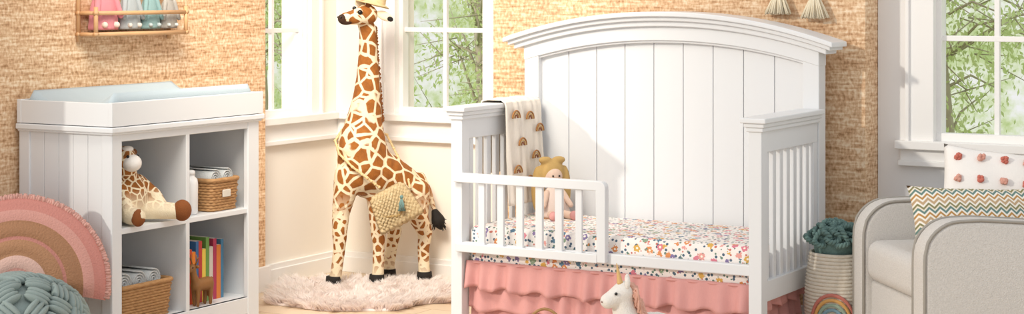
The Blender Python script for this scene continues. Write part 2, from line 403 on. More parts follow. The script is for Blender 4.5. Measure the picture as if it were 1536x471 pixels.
# small plush giraffe
g=group('plush_giraffe_toy',(-4.73,5.25,.489))
bp=mat('brown_plush','#8a4e22',.9,.2,30,.5,200)
blob('body',[('e',(0,0,.095),(.07,.078,.10)),((0,-.01,.17),.045,(.02,-.04,.21),.04),('e',(.02,-.05,.25),(.05,.046,.05)),
   ]+chain(((0,.05,.15),.035),((.05,.09,.10),.028),((.08,.095,.055),.028))+chain(((0,-.05,.14),.034),((.05,-.08,.1),.026),((.075,-.085,.05),.026))
   +chain(((.02,.04,.05),.044),((.09,.08,.045),.036),((.15,.12,.04),.032))+chain(((.02,-.04,.05),.044),((.08,-.075,.04),.036),((.12,-.085,.04),.032)),M['girs'],g,.005)
blob('muzzle',[('e',(.06,-.05,.236),(.038,.038,.034)),('e',(.038,-.05,.288),(.022,.026,.013))],M['pillw'],g,.004,3)
blob('ears_horns',[('e',(.01,.006,.27),(.012,.028,.016)),('e',(.01,-.108,.27),(.012,.028,.016))],M['horn'],g,.004,2)
blob('feet',[('e',(.158,.125,.044),(.036,.038,.042)),('e',(.125,-.087,.036),(.025,.03,.034)),('e',(.085,.097,.048),(.024,.024,.026))],bp,g,.004,2)
dots('eyes',[((.066,-.026,.262),.006),((.064,-.076,.262),.006)],M['eye'],g)
# books
g=group('books',(-4.755,5.515,.123))
y=.0; cols=['#2f8f8a','#f0b93a','#e8e2d6','#d8502f','#f08a2c','#3c6fa8','#c8403c','#f3d25a','#6f9f4f','#d9d0c4','#b53a5a','#e0813a','#4a7fa0']
for i,c in enumerate(cols):
    t=rnd(.016,.026); h=rnd(.20,.27) if i else .215; dd=rnd(.16,.2)
    if y+t>.32: break
    box('cover_%d'%i,-dd+.04,.04,y,y+t,0,h,C(c,.5),g,.0015)
    box('pages_%d'%i,-dd+.036,.036,y+.003,y+t-.003,.004,h+.0006,C('#f4efe4'),g,0)
    y+=t+.001
box('cover_picture',-.12,.035,-.003,-.0005,.015,.2,C('#e9c64a',.5),g,0)
box('cover_scene',-.11,.03,-.004,-.0028,.02,.12,C('#7fae4c',.5),g,0)
box('cover_sun',-.06,.0,-.0045,-.0036,.13,.17,C('#e8703a',.5),g,0)
g=group('deer_figurine',(-4.667,5.605,.123))
blob('body',[((0,-.03,.085),.026,(0,.035,.085),.028)]+chain(((0,-.035,.09),.02),((0,-.05,.13),.014),((0,-.055,.155),.014))+[((0,-.055,.158),.016,(.0,-.085,.148),.009),((0,.06,.1),.009,(0,.066,.085),.006),
  ((.012,-.065+.03,.08),.011,(.012,-.038,.005),.007),((-.012,-.035,.08),.011,(-.012,-.03,.005),.007),((.012,.04,.08),.014,(.012,.04,.005),.007),((-.012,.04,.08),.014,(-.012,.034,.005),.007)],M['deer'],g,.004,2)
bm=bmesh.new()
for s in (-1,1):
    tube(bm,[(s*.006,-.05,.165),(s*.016,-.045,.185),(s*.014,-.05,.21)],[.004,.0035,.002],6); tube(bm,[(s*.014,-.046,.183),(s*.026,-.05,.2)],[.003,.002],6)
    ell(bm,(s*.018,-.048,.162),(.012,.005,.007))
fin('antlers',bm,M['deer'],g)
dots('eyes',[((.012,-.068,.16),.003)],M['eye'],g)
# ================= WALL SHELF with dolls
SL=.545
g=group('wall_shelf',(XL,5.375,1.205))
bm=bmesh.new()
for x,z in ((.105,.0),(.105,.085),(.015,.0),(.015,.085)): tube(bm,[(x,-.01,z),(x,SL+.01,z)],.009,10)
for yy in (.0,SL):
    for x in (.012,.105): tube(bm,[(x,yy,-.03 if x<.1 else -.01),(x,yy,.42 if x<.1 else .11)],.009,10)
    tube(bm,[(.0,yy,.0),(.115,yy,.0)],.008,8); tube(bm,[(.0,yy,.085),(.115,yy,.085)],.008,8)
for i in range(4): tube(bm,[(.03+i*.02,0,.0),(.03+i*.02,SL,.0)],.007,8)
fin('dowel_frame',bm,M['wood'],g)
def doll(name,loc,cbody,chead,ears,s=1,rz=0):
    g=group(name,loc,rz)
    bm=bmesh.new(); lathe(bm,[(.058*s,0),(.06*s,.01),(.055*s,.07*s),(.038*s,.13*s),(.018*s,.16*s)],24)
    for v in bm.verts:
        a=math.atan2(v.co.y,v.co.x); k=1+.09*math.sin(a*9)*(1-v.co.z/(.16*s)); v.co.x*=k*.55; v.co.y*=k*1.1
    fin('dress',bm,cbody,g)
    blob('head',[('e',(0,0,.195*s),(.036*s,.04*s,.044*s))]+[((0,sg*.02*s,.23*s),.012*s,(0,sg*.05*s,.30*s if ears else .245*s),.009*s) for sg in (-1,1)]
      +[((.02*s,sg*.025*s,.018*s),.012*s,(.035*s,sg*.03*s,.018*s),.012*s) for sg in (-1,1)],chead,g,.005,3)
    blob('sleeves',[((.01,sg*.035*s,.14*s),.014*s,(.025*s,sg*.06*s,.05*s),.012*s) for sg in (-1,1)],cbody,g,.005,3)
    dots('eyes',[((.033*s,sg*.015*s,.195*s),.004) for sg in (-1,1)],M['eye'],g)
    return g
doll('bunny_doll',(XL+.057,5.47,1.222),C('#d98d95'),C('#e8d3c6'),True,1.15)
doll('bunny_doll.001',(XL+.057,5.62,1.222),C('#a9b0b2'),C('#d2ccc3'),True,.95)
doll('elephant_doll',(XL+.057,5.745,1.222),C('#8aa9a8'),C('#b0bcbc'),False,.88)
doll('bunny_doll.002',(XL+.057,5.86,1.222),C('#a9a49c'),C('#c9cfcd'),True,.8)
# ================= POUF + RAINBOW PILLOW
g=group('knotted_floor_pouf',(-4.71,4.64,0))
bm=bmesh.new(); uv(bm,(0,0,.185),(.24,.24,.165),28,18); fin('core',bm,M['teal'],g)
bm=bmesh.new()
for j in range(-4,6):
    lat=math.radians(j*17-4); cz=math.cos(lat)
    n=max(4,int(17*cz)//2*2)
    for i in range(n):
        a=2*math.pi*(i+.5*(j%2))/n
        p=Vector((.245*cz*math.cos(a),.245*cz*math.sin(a),.187+.175*math.sin(lat)))
        nr=Vector((cz*math.cos(a),cz*math.sin(a),1.3*math.sin(lat))).normalized()
        q=nr.to_track_quat('Z','Y')
        tw=(.75 if (i+j)%2 else -.75)
        for k in (-1,0,1):
            mt=Matrix.Translation(p)@q.to_matrix().to_4x4()@Matrix.Rotation(tw,4,'Z')@Matrix.Translation((0,k*.02,.004))@Matrix.Diagonal((.048,.0125,.018,1))
            bmesh.ops.create_icosphere(bm,subdivisions=2,radius=1,matrix=mt)
fin('braids',bm,M['teal'],g)
g=group('rainbow_pillow',(-4.86,4.80,.30),rot=(math.radians(-8),math.radians(4),math.radians(38)))
bm=bmesh.new(); R=.32
for s in (-1,1):
    def f(u,v,s=s):
        r=R*u; a=-.12+(math.pi+.24)*v
        edge=max(0,1-u**2.2)**.5*min(1,max(0,r*math.sin(a)+.04)/.06)**.5
        t=(.048+.007*abs(math.sin(u*math.pi*5.5)))*edge
        return (r*math.cos(a),s*t,r*math.sin(a)*1.0)
    sheet(bm,44,50,f)
bmesh.ops.remove_doubles(bm,verts=bm.verts,dist=.0008)
fin('cushion',bm,M['rain'],g)
bm=bmesh.new()
for i in range(120):
    a=-.1+(math.pi+.2)*(i+.5)/120; c,s_=math.cos(a),math.sin(a); a2=a+rnd(-.02,.02)
    tube(bm,[((R-.01)*c,0,(R-.01)*s_),((R+.004)*c,rnd(-.004,.004),(R+.004)*s_),((R+.014)*math.cos(a2),rnd(-.006,.006),(R+.014)*math.sin(a2))],[.007,.007,.0055],5)
fin('fringe',bm,M['fringe'],g)
# ================= SHEEPSKIN RUG
g=group('sheepskin_rug',(0.866*-.66-.5*8.13, .5*-.66+.866*8.13,0),30)
def rugr(a): return 1+.09*math.sin(a*3+1)+.06*math.sin(a*5+2)+.04*math.sin(a*9)
RA=.45; RB=.37
bm=bmesh.new(); c=bm.verts.new((0,0,.012)); ring=[]; ring0=[]
for i in range(72):
    a=2*math.pi*i/72; k=rugr(a); ring.append(bm.verts.new((RA*k*math.cos(a),RB*k*math.sin(a),.01))); ring0.append(bm.verts.new((RA*k*math.cos(a),RB*k*math.sin(a),.001)))
for i in range(72):
    bm.faces.new([c,ring[i],ring[(i+1)%72]]); bm.faces.new([ring0[i],ring0[(i+1)%72],ring[(i+1)%72],ring[i]])
fin('hide',bm,M['rugf'],g)
V=[];F=[]
clumps=[]
for i in range(1100):
    a=rnd(0,2*math.pi); q=math.sqrt(random.random()); k=rugr(a)*q
    out=.045*max(0,q-.6)/.4
    clumps.append((RA*k*math.cos(a),RB*k*math.sin(a),rnd(-.03,.03)+out*math.cos(a),rnd(-.03,.03)+out*math.sin(a),rnd(.03,.055)))
for (x0,y0,dx,dy,h0) in clumps:
    for j in range(32):
        ra=rnd(0,6.28); rr_=.024*math.sqrt(random.random()); x=x0+rr_*math.cos(ra); yv=y0+rr_*math.sin(ra)
        ddx=dx-(x-x0)*.4+rnd(-.008,.008); ddy=dy-(yv-y0)*.4+rnd(-.008,.008); h=h0*rnd(.75,1.05)
        ww=rnd(.0015,.0028); th=rnd(0,math.pi); wx=ww*math.cos(th); wy=ww*math.sin(th); b=len(V)
        V+= [(x-wx,yv-wy,.005),(x+wx,yv+wy,.005),(x+ddx*.4-wx,yv+ddy*.4-wy,h*.7),(x+ddx*.4+wx,yv+ddy*.4+wy,h*.7),(x+ddx,yv+ddy,h)]
        F+= [(b,b+1,b+3,b+2),(b+2,b+3,b+4)]
rk=NT('sheepskin_pile'); zz=rk.n('ShaderNodeSeparateXYZ',i_0=rk.obj).outputs[2]
mr=rk.n('ShaderNodeMapRange',i_1=.0,i_2=.04); rk.l(zz,mr.inputs[0])
rk.col(rk.mix(mr.outputs[0],lin('#f9e6de'),lin('#fffcfa')),.95); rk.translucent('#fff9f6',.5)
me=bpy.data.meshes.new('pile'); me.from_pydata(V,[],F); me.materials.append(rk.m); o=bpy.data.objects.new('pile',me); COL.objects.link(o); o.parent=g
# ================= GIRAFFE (local frame rz=30; x=right, y=away)
D0=8.40; L0=-.62
g=group('giraffe',(0.866*L0-.5*D0,.5*L0+.866*D0,.0),30)
def P(px,py,dd=0):
    k=.00311; return ((px-768)*k-L0, dd, 1.38-(py+14)*k)
pr=chain((P(545,26,-.03),.036),(P(552,45,-.01),.042),(P(552,80),.047),(P(552,115),.057),(P(550,150),.07),(P(546,185),.09),(P(543,222,-.02),.122))
pr+=chain((P(543,222,-.02),.122),(P(547,252,-.01),.135),(P(572,268,.03),.124),(P(598,283,.07),.11),(P(612,296,.10),.092))
pr+=chain((P(524,262,-.07),.068),(P(514,315,-.08),.044),(P(512,345,-.085),.038),(P(512,365,-.085),.031),(P(507,405,-.085),.029),(P(504,424,-.085),.032))
pr+=chain((P(568,268,-.02),.07),(P(567,318,-.03),.044),(P(568,345,-.03),.038),(P(569,365,-.03),.031),(P(568,400,-.03),.029),(P(567,420,-.03),.032))
pr+=chain((P(590,292,.10),.085),(P(584,328,.13),.048),(P(589,352,.15),.036),(P(585,375,.14),.030),(P(581,400,.13),.029),(P(580,418,.13),.032))
pr+=chain((P(618,292,.06),.085),(P(627,328,.04),.048),(P(637,352,.07),.036),(P(634,375,.05),.030),(P(635,400,.05),.029),(P(636,422,.05),.032))
pr+=chain((P(628,270,.12),.028),(P(642,292,.11),.017),(P(650,318,.10),.013))
blob('body',pr,M['gir'],g,.0085,5)
bm=bmesh.new()
for i in range(110):
    t=i/109; yy=40+145*t; rr_=.036+.048*t**1.3
    p=Vector(P(551.5-3*t*t,yy,.0))+Vector((rr_*.82,.008+rr_*.35,0))
    q=p+Vector((rnd(.008,.016),rnd(-.004,.01),rnd(-.006,.014)))
    tube(bm,[p-Vector((.012,.004,0)),p.lerp(q,.5),q],[.008,.007,.003],5)
fin('mane',bm,mat('mane_brown','#9a5f2c',.9,.3,40,.6,200),g)
hx,hy,hz=P(550,22,-.04)
blob('head',[('e',(hx,hy,hz),(.055,.052,.05))]+[((hx-.01,hy-.02,hz-.002),.045,(hx-.07,hy-.06,hz-.014),.032),('e',(hx-.085,hy-.07,hz-.016),(.032,.034,.029))],M['gir'],g,.006,3)
blob('muzzle',[('e',(hx-.100,hy-.078,hz-.018),(.024,.033,.024)),('e',(hx-.086,hy-.074,hz-.034),(.03,.028,.012))],mat('dark_muzzle','#3d2413',.85,.2,40,.4,200),g,.005,2)
blob('ears',[('e',(hx+.085,hy-.005,hz-.005),(.042,.012,.022),(0,.45,0)),('e',(hx-.03,hy+.03,hz+.05),(.03,.01,.018),(0,.5,.2))],M['cream'],g,.005,2)
blob('ear_tips',[('e',(hx+.113,hy-.012,hz-.02),(.016,.009,.012),(0,.45,0))],M['black'],g,.004,1)
dots('eyes',[((hx-.022,hy-.068,hz+.012),.012),((hx-.052,hy-.022,hz+.03),.010)],M['eye'],g)
dots('nostrils',[((hx-.106,hy-.11,hz-.01),.005),((hx-.121,hy-.085,hz-.01),.005)],M['eye'],g)
bm=bmesh.new()
for s in (-1,1): tube(bm,[(hx+.01,hy+s*.025,hz+.03),(hx+.016,hy+s*.03,hz+.1)],[.012,.010],8); ell(bm,(hx+.016,hy+s*.03,hz+.105),.015)
fin('ossicones',bm,M['horn'],g)
bm=bmesh.new()
for px,py,dd in ((503,437,-.09),(566,434,-.035),(580,430,.125),(636,433,.045)):
    x,yv,z=P(px,py,dd); z=.012
    lathe(bm,[(.001,.052),(.034,.05),(.036,.03),(.04,.004),(.038,.0)][::-1],16,(x,yv,z))
fin('hooves',bm,M['black'],g)
blob('tail_tuft',[((P(651,322,.10)),.018,(P(656,335,.10)),.034),((P(656,335,.10)),.034,(P(660,346,.10)),.012)],M['black'],g,.006,1)
bm=bmesh.new(); 
for i in range(50):
    a=rnd(0,6.28); p=Vector(P(654,328,.10)); q=p+Vector((math.cos(a)*.035+.01,math.sin(a)*.03,rnd(-.07,-.01)))
    tube(bm,[p,p.lerp(q,.5),q],[.006,.006,.001],5)
fin('tail_hair',bm,M['black'],g)
g=group('straw_hat',(0,0,0),30); Lh=hx+L0; Dh=hy+D0
g.location=(.866*(Lh+.03)-.5*(Dh+.01),.5*(Lh+.03)+.866*(Dh+.01),hz+.052); g.rotation_euler=(math.radians(-4),math.radians(14),math.radians(30))
bm=bmesh.new(); lathe(bm,[(.082,-.006),(.076,-.001),(.068,.002),(.06,.006),(.056,.045),(.043,.066),(.02,.076),(.0005,.078)],40)
fin('crown_and_brim',bm,M['straw'],g,solid=.004)
bm=bmesh.new(); 
for a,r_ in ((0,0),(0,1),(1.26,1),(2.5,1),(3.77,1),(5.03,1)): ell(bm,(-.05,-.045+.013*math.cos(a)*r_,.022+.013*math.sin(a)*r_),.012)
fin('flower',bm,C('#d9697a'),g)
# crochet bag
g=group('crochet_bag',(0.866*L0-.5*D0,.5*L0+.866*D0,.0),30)
bm=bmesh.new()
cx,cy,cz=P(594,304,-.135)
ang=math.radians(27)
def bagf(u,v):
    a=(u-.5)*2; b=(v-.5)*2
    w=.088*(1-.14*b); h=.078
    x=a*w; z=b*h+(.012*(abs(math.sin(a*9))) if v<.02 else 0)*-1
    y=-.03*max(0,(1-a*a)*(1-b*b))**.5 - .004*math.sin(u*60)*math.sin(v*50)
    xr=x*math.cos(ang)-z*math.sin(ang); zr=x*math.sin(ang)+z*math.cos(ang)
    return (cx+xr,cy+y+.03*(a),cz+zr)
sheet(bm,48,40,bagf); 
fin('pouch',bm,m_wicker('crochet_jute','#a58b5e','#ddcba4'),g,solid=-.012)
bm=bmesh.new()
for i in range(16):
    a=-1+2*i/15; x=a*.088*1.14; z=-.082
    ell(bm,(cx+x*math.cos(ang)-z*math.sin(ang),cy+.03*a,cz+x*math.sin(ang)+z*math.cos(ang)),.009)
for i in range(14):
    a=-1+2*i/13; x=a*.08; z=-.01-.035*(1-abs(a))
    ell(bm,(cx+x*math.cos(ang)-z*math.sin(ang),cy-.032*(1-a*a)**.5-.004+.03*a,cz+x*math.sin(ang)+z*math.cos(ang)),.008)
fin('scallops',bm,C('#a98d5c'),g)
bm=bmesh.new(); tx,ty,tz=P(606,290,-.185)
for i in range(16): tube(bm,[(tx,ty,tz),(tx+rnd(-.012,.012),ty+rnd(-.006,.006),tz-.03),(tx+rnd(-.018,.018),ty,tz-.06)],.003,5)
ell(bm,(tx,ty,tz+.004),.009)
fin('tassel',bm,C('#6f8f8c'),g)
bm=bmesh.new()
pts=[P(572,276,-.14),P(555,262,-.16),P(533,246,-.15),P(512,228,-.105),P(504,210,-.04),P(512,196,.03),P(545,188,.10),P(578,205,.10),P(594,235,.08),P(610,262,.02),P(618,284,-.09)]
cr=[]
for i in range(len(pts)-1):
    for k in range(6): cr.append(Vector(pts[i]).lerp(Vector(pts[i+1]),k/6))
tube(bm,cr,.0055,6)
for i,p in enumerate(cr[::2]): ell(bm,p,.0085,None,1)
fin('strap',bm,M['straw'],g)
# ================= CRIB
g=group('toddler_crib',(-3.79,6.08,0)); CW=1.32
def A(x): 
    t=(x-.66)/.735; return 1.18+.115*(1-abs(t)**2.1)
def xs(a,b,n=36): return [a+(b-a)*i/n for i in range(n+1)]
def arch(name,a,b,t0,t1,y0,y1,bev=.004):
    bm=bmesh.new(); X=xs(a,b); strip(bm,[(x,A(x)-t0) for x in X],[(x,A(x)-t1) for x in X],y0,y1); return fin(name,bm,W,g,False,bev)
arch('crown_cap',-.075,1.395,0,.02,.53,.70); arch('crown_mould_1',-.06,1.38,.018,.038,.548,.695); arch('crown_mould_2',-.038,1.358,.034,.06,.566,.685)
arch('arched_rail',-.001,CW+.001,.054,.118,.586,.667,.003); arch('arched_bead',.06,CW-.06,.112,.128,.598,.655,.003)
bm=bmesh.new()
for i in range(9):
    a=.065+(CW-.13)*i/9+.0012; b=.065+(CW-.13)*(i+1)/9-.0012; X=xs(a,b,5)
    strip(bm,[(x,A(x)-.11) for x in X],[(x,.24) for x in X],.622,.64)
fin('headboard_planks',bm,W,g,False,.002)
box('headboard_back',.06,CW-.06,.642,.65,.24,1.1,W,g)
for i,(a,b) in enumerate(((0,.068),(CW-.068,CW))):
    box('back_post_%d'%(i+1),a,b,.59,.664,0,A(.03)-.10,W,g,.003)
for side,(a,b) in enumerate(((0,.05),(CW-.05,CW))):
    n='left' if side==0 else 'right'
    boxes('arm_'+n,[(a,b,0,.058,0,.872),(a+.006,b-.006,.05,.588,.79,.872),(a+.006,b-.006,.05,.59,.245,.32),(a+.008,b-.008,.55,.588,.25,.8)],W,g,.003)
    boxes('arm_cap_'+n,[(a-.008,b+.008,-.008,.585,.868,.884),(a-.014,b+.014,-.014,.586,.884,.9),(a-.024,b+.024,-.024,.587,.9,.918)],W,g,.004)
    boxes('arm_slats_'+n,[((a+b)/2-.008,(a+b)/2+.008,.088+i*.068-.0,.088+i*.068+.03,.3,.8) for i in range(7)],W,g,.004)
boxes('front_rail',[(.045,CW-.045,.004,.034,.343,.383)],W,g,.004)
bm=bmesh.new()
def rr(cx,cz,r,a0,a1,n=6): return [(cx+r*math.cos(math.radians(a0+(a1-a0)*i/n)),cz+r*math.sin(math.radians(a0+(a1-a0)*i/n))) for i in range(n+1)]
outer=[(.02,.658)]+rr(.672,.633,.025,90,0)+[(.697,.35)]
strip(bm,outer,([(.02,.622)]+[(.655,.622)]*(len(outer)-2)+[(.661,.35)]),-.02,.012)
bmesh.ops.remove_doubles(bm,verts=bm.verts,dist=.0001)
fin('guard_rail',bm,W,g,False,.003)
boxes('guard_slats',[(.045+i*.0865,.045+i*.0865+.028,-.010,.003,.36,.63) for i in range(1,7)],W,g,.003)
box('guard_lower_rail',.03,.66,-.018,.0035,.347,.381,W,g)
box('mattress',.056,CW-.056,.04,.585,.285,.445,M['floral'],g,.028,True,5)
def ruf(bm,p0,p1,zt,zb,amp,off,fr=60,ph=0):
    p0=Vector(p0);p1=Vector(p1); d=(p1-p0); ln_=d.length; nn=Vector((d.y,-d.x)).normalized()
    def f(u,v):
        s=u*ln_; z=zt+(zb-zt)*v
        w=(math.sin(s*fr+2.2*math.sin(s*9+ph)+ph)+.6*math.sin(s*fr*.53+2*math.sin(s*6)+2+ph))*amp*(.35+.65*v)
        p=p0+d*u+nn*(off+w+.014*v); return (p.x,p.y,z+.008*math.sin(s*fr*.5+ph)*v)
    sheet(bm,int(ln_*280),8,f)
bm=bmesh.new()
for (p0,p1,oo) in (((.055,.045),(CW-.055,.045),0),((CW-.058,.05),(CW-.058,.58),-.014)):
    ruf(bm,p0,p1,.31,.20,.011,.018+oo,88); ruf(bm,p0,p1,.225,.115,.011,-.002+oo,76,1.7); ruf(bm,p0,p1,.14,.02,.010,-.022+oo,80,3.1)
fin('ruffled_skirt',bm,M['pink'],g,solid=.003)
bm=bmesh.new()
tube(bm,[(.06+i*.012,.03+.003*math.sin(i*.9),.303) for i in range(101)],.006,6); 
fin('skirt_gather',bm,M['pink'],g)
g=group('rainbow_print_blanket',(-3.79,6.08,0))
bm=bmesh.new()
prof=[(-.034,.62),(-.036,.8),(-.034,.9),(-.026,.926),(.0,.932),(.03,.932),(.066,.932),(.082,.922),(.087,.9),(.088,.8),(.092,.68),(.096,.58),(.1,.50)]
def bf(u,v):
    t=u*(len(prof)-1); i=min(int(t),len(prof)-2); f=t-i
    x=prof[i][0]*(1-f)+prof[i+1][0]*f; z=prof[i][1]*(1-f)+prof[i+1][1]*f
    y=.28+.295*v-(.02 if u>.9 else 0)*v; w=.006*math.sin(v*17)+.003*math.sin(v*31+z*9)
    s=1 if x>.03 else -1
    if z>.925: return (x,y,z+abs(w)*.6)
    return (x+s*abs(w)*(1+ (0.95-z)*2),y,z)
sheet(bm,60,36,bf); fin('cloth',bm,M['blanket'],g,solid=.004)
def arcs(bm,c,r,ax,n=12,th=.003):
    pts=[]
    for i in range(n+1):
        a=math.pi*i/n; pts.append((c[0],c[1]+r*math.cos(a),c[2]+r*math.sin(a)) if ax=='x' else (c[0]+r*math.cos(a),c[1],c[2]+r*math.sin(a)))
    tube(bm,pts,th,6)
for nm,col,k in (('motif_outer','#a9743f',.031),('motif_mid','#d2b07c',.022),('motif_inner','#8f5a3e',.012)):
    bm=bmesh.new()
    for yy,zz in ((.345,.855),(.46,.845),(.54,.79),(.39,.74),(.50,.68),(.345,.63),(.44,.58),(.53,.56)):
        arcs(bm,(.098+(.93-zz)*.045,yy,zz),k,'x',14,.0034)
    fin(nm,bm,C(col),g)
# doll in crib
g=group('rag_doll',(-3.575,6.53,.447),-40)
bm=bmesh.new(); lathe(bm,[(.07,0),(.072,.01),(.055,.06),(.032,.11),(.018,.125)],24)
for v in bm.verts:
    a=math.atan2(v.co.y,v.co.x); k=1+.1*math.sin(a*8)*(1-v.co.z/.13); v.co.x*=k; v.co.y*=k
fin('dress',bm,C('#dcc8bc'),g)
blob('skin',[('e',(0,0,.165),(.040,.040,.043)),((.02,.035,.1),.014,(.05,.06,.05),.012),((.02,-.035,.1),.014,(.05,-.06,.05),.012),((.04,.025,.015),.018,(.13,.04,.015),.015),((.04,-.025,.015),.018,(.13,-.05,.015),.015)],C('#dabda9'),g,.005,2)
blob('mustard_bonnet',[('e',(-.018,0,.18),(.045,.055,.055)),('e',(-.02,-.058,.11),(.03,.028,.10)),('e',(-.02,.058,.11),(.03,.028,.10)),('e',(-.01,.03,.232),(.018,.03,.016)),('e',(-.01,-.03,.232),(.018,.03,.016))],C('#b8965a'),g,.006,2)
blob('shoes',[('e',(.135,.04,.018),(.022,.018,.02)),('e',(.135,-.05,.018),(.022,.018,.02))],C('#c98f8a'),g,.005,1)
dots('eyes',[((.039,.014,.17),.004),((.039,-.014,.17),.004)],M['eye'],g)
# ================= UNICORN
g=group('plush_unicorn',(-2.765,5.555,-.0),30)
uw=mat('white_plush','#efe9e1',.95,.06,30,.6,180)
blob('body',chain(((.12,.04,.20),.07),((.03,.0,.20),.075))+chain(((.02,0,.23),.055),((.0,-.005,.29),.042),((-.005,-.01,.34),.038))+chain(((-.0,-.012,.345),.04),((-.04,-.028,.325),.03),((-.055,-.034,.318),.028))
  +chain(((.0,-.035,.17),.032),((-.01,-.04,.03),.03))+chain(((.03,.045,.17),.032),((.02,.05,.03),.03))+chain(((.13,.0,.17),.034),((.14,-.005,.03),.03))+chain(((.15,.08,.17),.034),((.16,.085,.03),.03)),uw,g,.006,3)
bm=bmesh.new()
pts=[];rr_=[]
for i in range(13): t=i/12; pts.append((-.012-.012*t,-.02,.375+.07*t)); rr_.append(.010*(1-t)+.0015)
tube(bm,pts,rr_,10); fin('horn',bm,C('#dfb678',.3),g)
blob('ears',[('e',(.012,-.045,.382),(.01,.008,.022)),('e',(.015,.022,.382),(.01,.008,.022))],uw,g,.004,1)
bm=bmesh.new()
for i in range(90):
    t=i/89; p=Vector((.012+.05*t,-.01+rnd(-.02,.02),.38-.13*t)); q=p+Vector((rnd(.01,.035),rnd(-.025,.02),rnd(-.06,-.03)))
    tube(bm,[p,p.lerp(q,.5)+Vector((.012,0,.012)),q],[.006,.006,.003],5)
fin('mane',bm,C('#e3b09c'),g)
bm=bmesh.new()
for i in range(25):
    p=Vector((.19,.05,.23)); q=p+Vector((rnd(.03,.07),rnd(-.02,.03),rnd(-.15,-.08))); tube(bm,[p,p.lerp(q,.5)+Vector((.02,0,.02)),q],[.006,.006,.003],5)
fin('tail',bm,C('#e3b09c'),g)
dots('eyes',[((-.028,-.056,.346),.0055)],M['eye'],g); dots('nostril',[((-.077,-.053,.318),.003)],C('#a07a70'),g)
g=wbasket('handled_basket',(-3.0,5.42,0),.2,.16,.13,30)
bm=bmesh.new(); tube(bm,[(.085*math.cos(a),0,.12+.165*math.sin(a)) for a in [math.pi*i/20 for i in range(21)]],.005,8); fin('handle',bm,M['wick'],g)
# ================= YARN BASKET
g=group('rope_basket',(-2.332,6.49,0),30)
bm=bmesh.new()
for i in range(30):
    z=.008+i*.0132; t=i/29; r=.098+.018*math.sin(math.pi*min(1,t*1.0))*1.0
    tube(bm,[(r*math.cos(2*math.pi*k/40),r*math.sin(2*math.pi*k/40),z) for k in range(40)],.0078,6,True)
fin('rope_coils',bm,M['rope'],g)
bm=bmesh.new(); lathe(bm,[(.09,.002),(.1,.2),(.092,.37)],32); fin('inner',bm,M['rope'],g)
for nm,col,k in (('rainbow_band_1','#c5786a',.085),('rainbow_band_2','#d9a662',.071),('rainbow_band_3','#98ac9a',.057),('rainbow_band_4','#7f9fac',.043)):
    bm=bmesh.new(); pts=[]
    for i in range(19):
        a=math.pi*i/18; xx=k*math.cos(a)-.04; zz=.14+1.3*k*math.sin(a); r=.098+.018*math.sin(math.pi*zz/.39)+.008
        th=xx/r-math.pi/2; pts.append((r*math.cos(th),r*math.sin(th),zz))
    tube(bm,pts,.0072,6); fin(nm,bm,C(col),g)
g=group('chunky_knit_throw',(-2.332,6.49,.36),30)
bm=bmesh.new(); ell(bm,(0,0,.06),(.088,.088,.08),None,3)
for j in range(40):
    rr0=.1*math.sqrt((j+.5)/40); a0=j*2.4; cx_=rr0*math.cos(a0); cy_=rr0*math.sin(a0); cz_=.05+.085*(1-(rr0/.115)**2)+rnd(-.008,.012)
    R_=rnd(.020,.027); tl=(rnd(-.7,.7)-cy_*5,rnd(-.7,.7)+cx_*5,rnd(0,3)); mt=Euler(tl).to_matrix()
    for s in (0,math.pi):
        pts=[]
        for i in range(40):
            t=2*math.pi*i/40; q=t*6+s; rad=R_+.0055*math.cos(q)
            pts.append(mt@Vector((rad*math.cos(t),rad*math.sin(t),.0055*math.sin(q)))+Vector((cx_,cy_,cz_)))
        tube(bm,pts,.006,6,True)
fin('yarn_loops',bm,M['dteal'],g)
# ================= ARMCHAIR
g=group('armchair',(-2.015,6.11,0),39)
prof=[(0,.03),(0,.47)]+[(.13-.13*math.cos(math.radians(a)),.485+.13*math.sin(math.radians(a))) for a in range(8,91,10)]+[(.2,.617),(.35,.607),(.55,.588),(.76,.565),(.76,.03)]
for s,(a,b) in (('near',(-.345,-.235)),('far',(.235,.345))):
    bm=bmesh.new(); prism(bm,prof,'xz',a,b); fin('arm_'+s,bm,M['uph'],g,True,.022,4)
    for q in (a+.004,b-.004):
        bm=bmesh.new(); tube(bm,[(x+(.004 if x<.01 else 0),q,z-.002) for x,z in prof[:-1]],.0055,6); fin('piping_'+s,bm,M['pip'],g)
box('seat_base',.03,.74,-.24,.24,.06,.33,M['uph'],g,.015,True,3)
box('seat_cushion',.005,.60,-.232,.232,.33,.48,M['uph'],g,.045,True,5)
bm=bmesh.new(); prism(bm,[(.62,.3),(.70,.98),(.74,1.02),(.80,1.01),(.82,.96),(.77,.06),(.62,.06)],'xz',-.3,.3); fin('back',bm,M['uph'],g,True,.03,4)
boxes('feet',[(.04,.09,-.3,-.25,0,.035),(.04,.09,.25,.3,0,.035),(.68,.73,-.3,-.25,0,.035),(.68,.73,.25,.3,0,.035)],M['deer'],g)
def pillow(name,w,h,t,m,loc,rot):
    g=group(name,loc,rot=rot); bm=bmesh.new()
    for s in (-1,1):
        def f(u,v,s=s):
            a=2*u-1;b=2*v-1; th=t*((1-a*a)*(1-b*b))**.42
            return (a*w/2*(1-.05*(1-b*b)),s*th+.003*math.sin(a*7+b*5)*(1-a*a),b*h/2*(1-.06*(1-a*a)))
        sheet(bm,26,26,f)
    bmesh.ops.remove_doubles(bm,verts=bm.verts,dist=.0005)
    fin('cushion',bm,m,g); return g
def LD(L,D,z): return (.866*L-.5*D,.5*L+.866*D,z)
r=math.radians
pg=pillow('pompom_pillow',.42,.36,.06,M['pillw'],LD(1.755,6.47,.635),(r(-22),r(6),r(22)))
bm=bmesh.new(); bm2=bmesh.new()
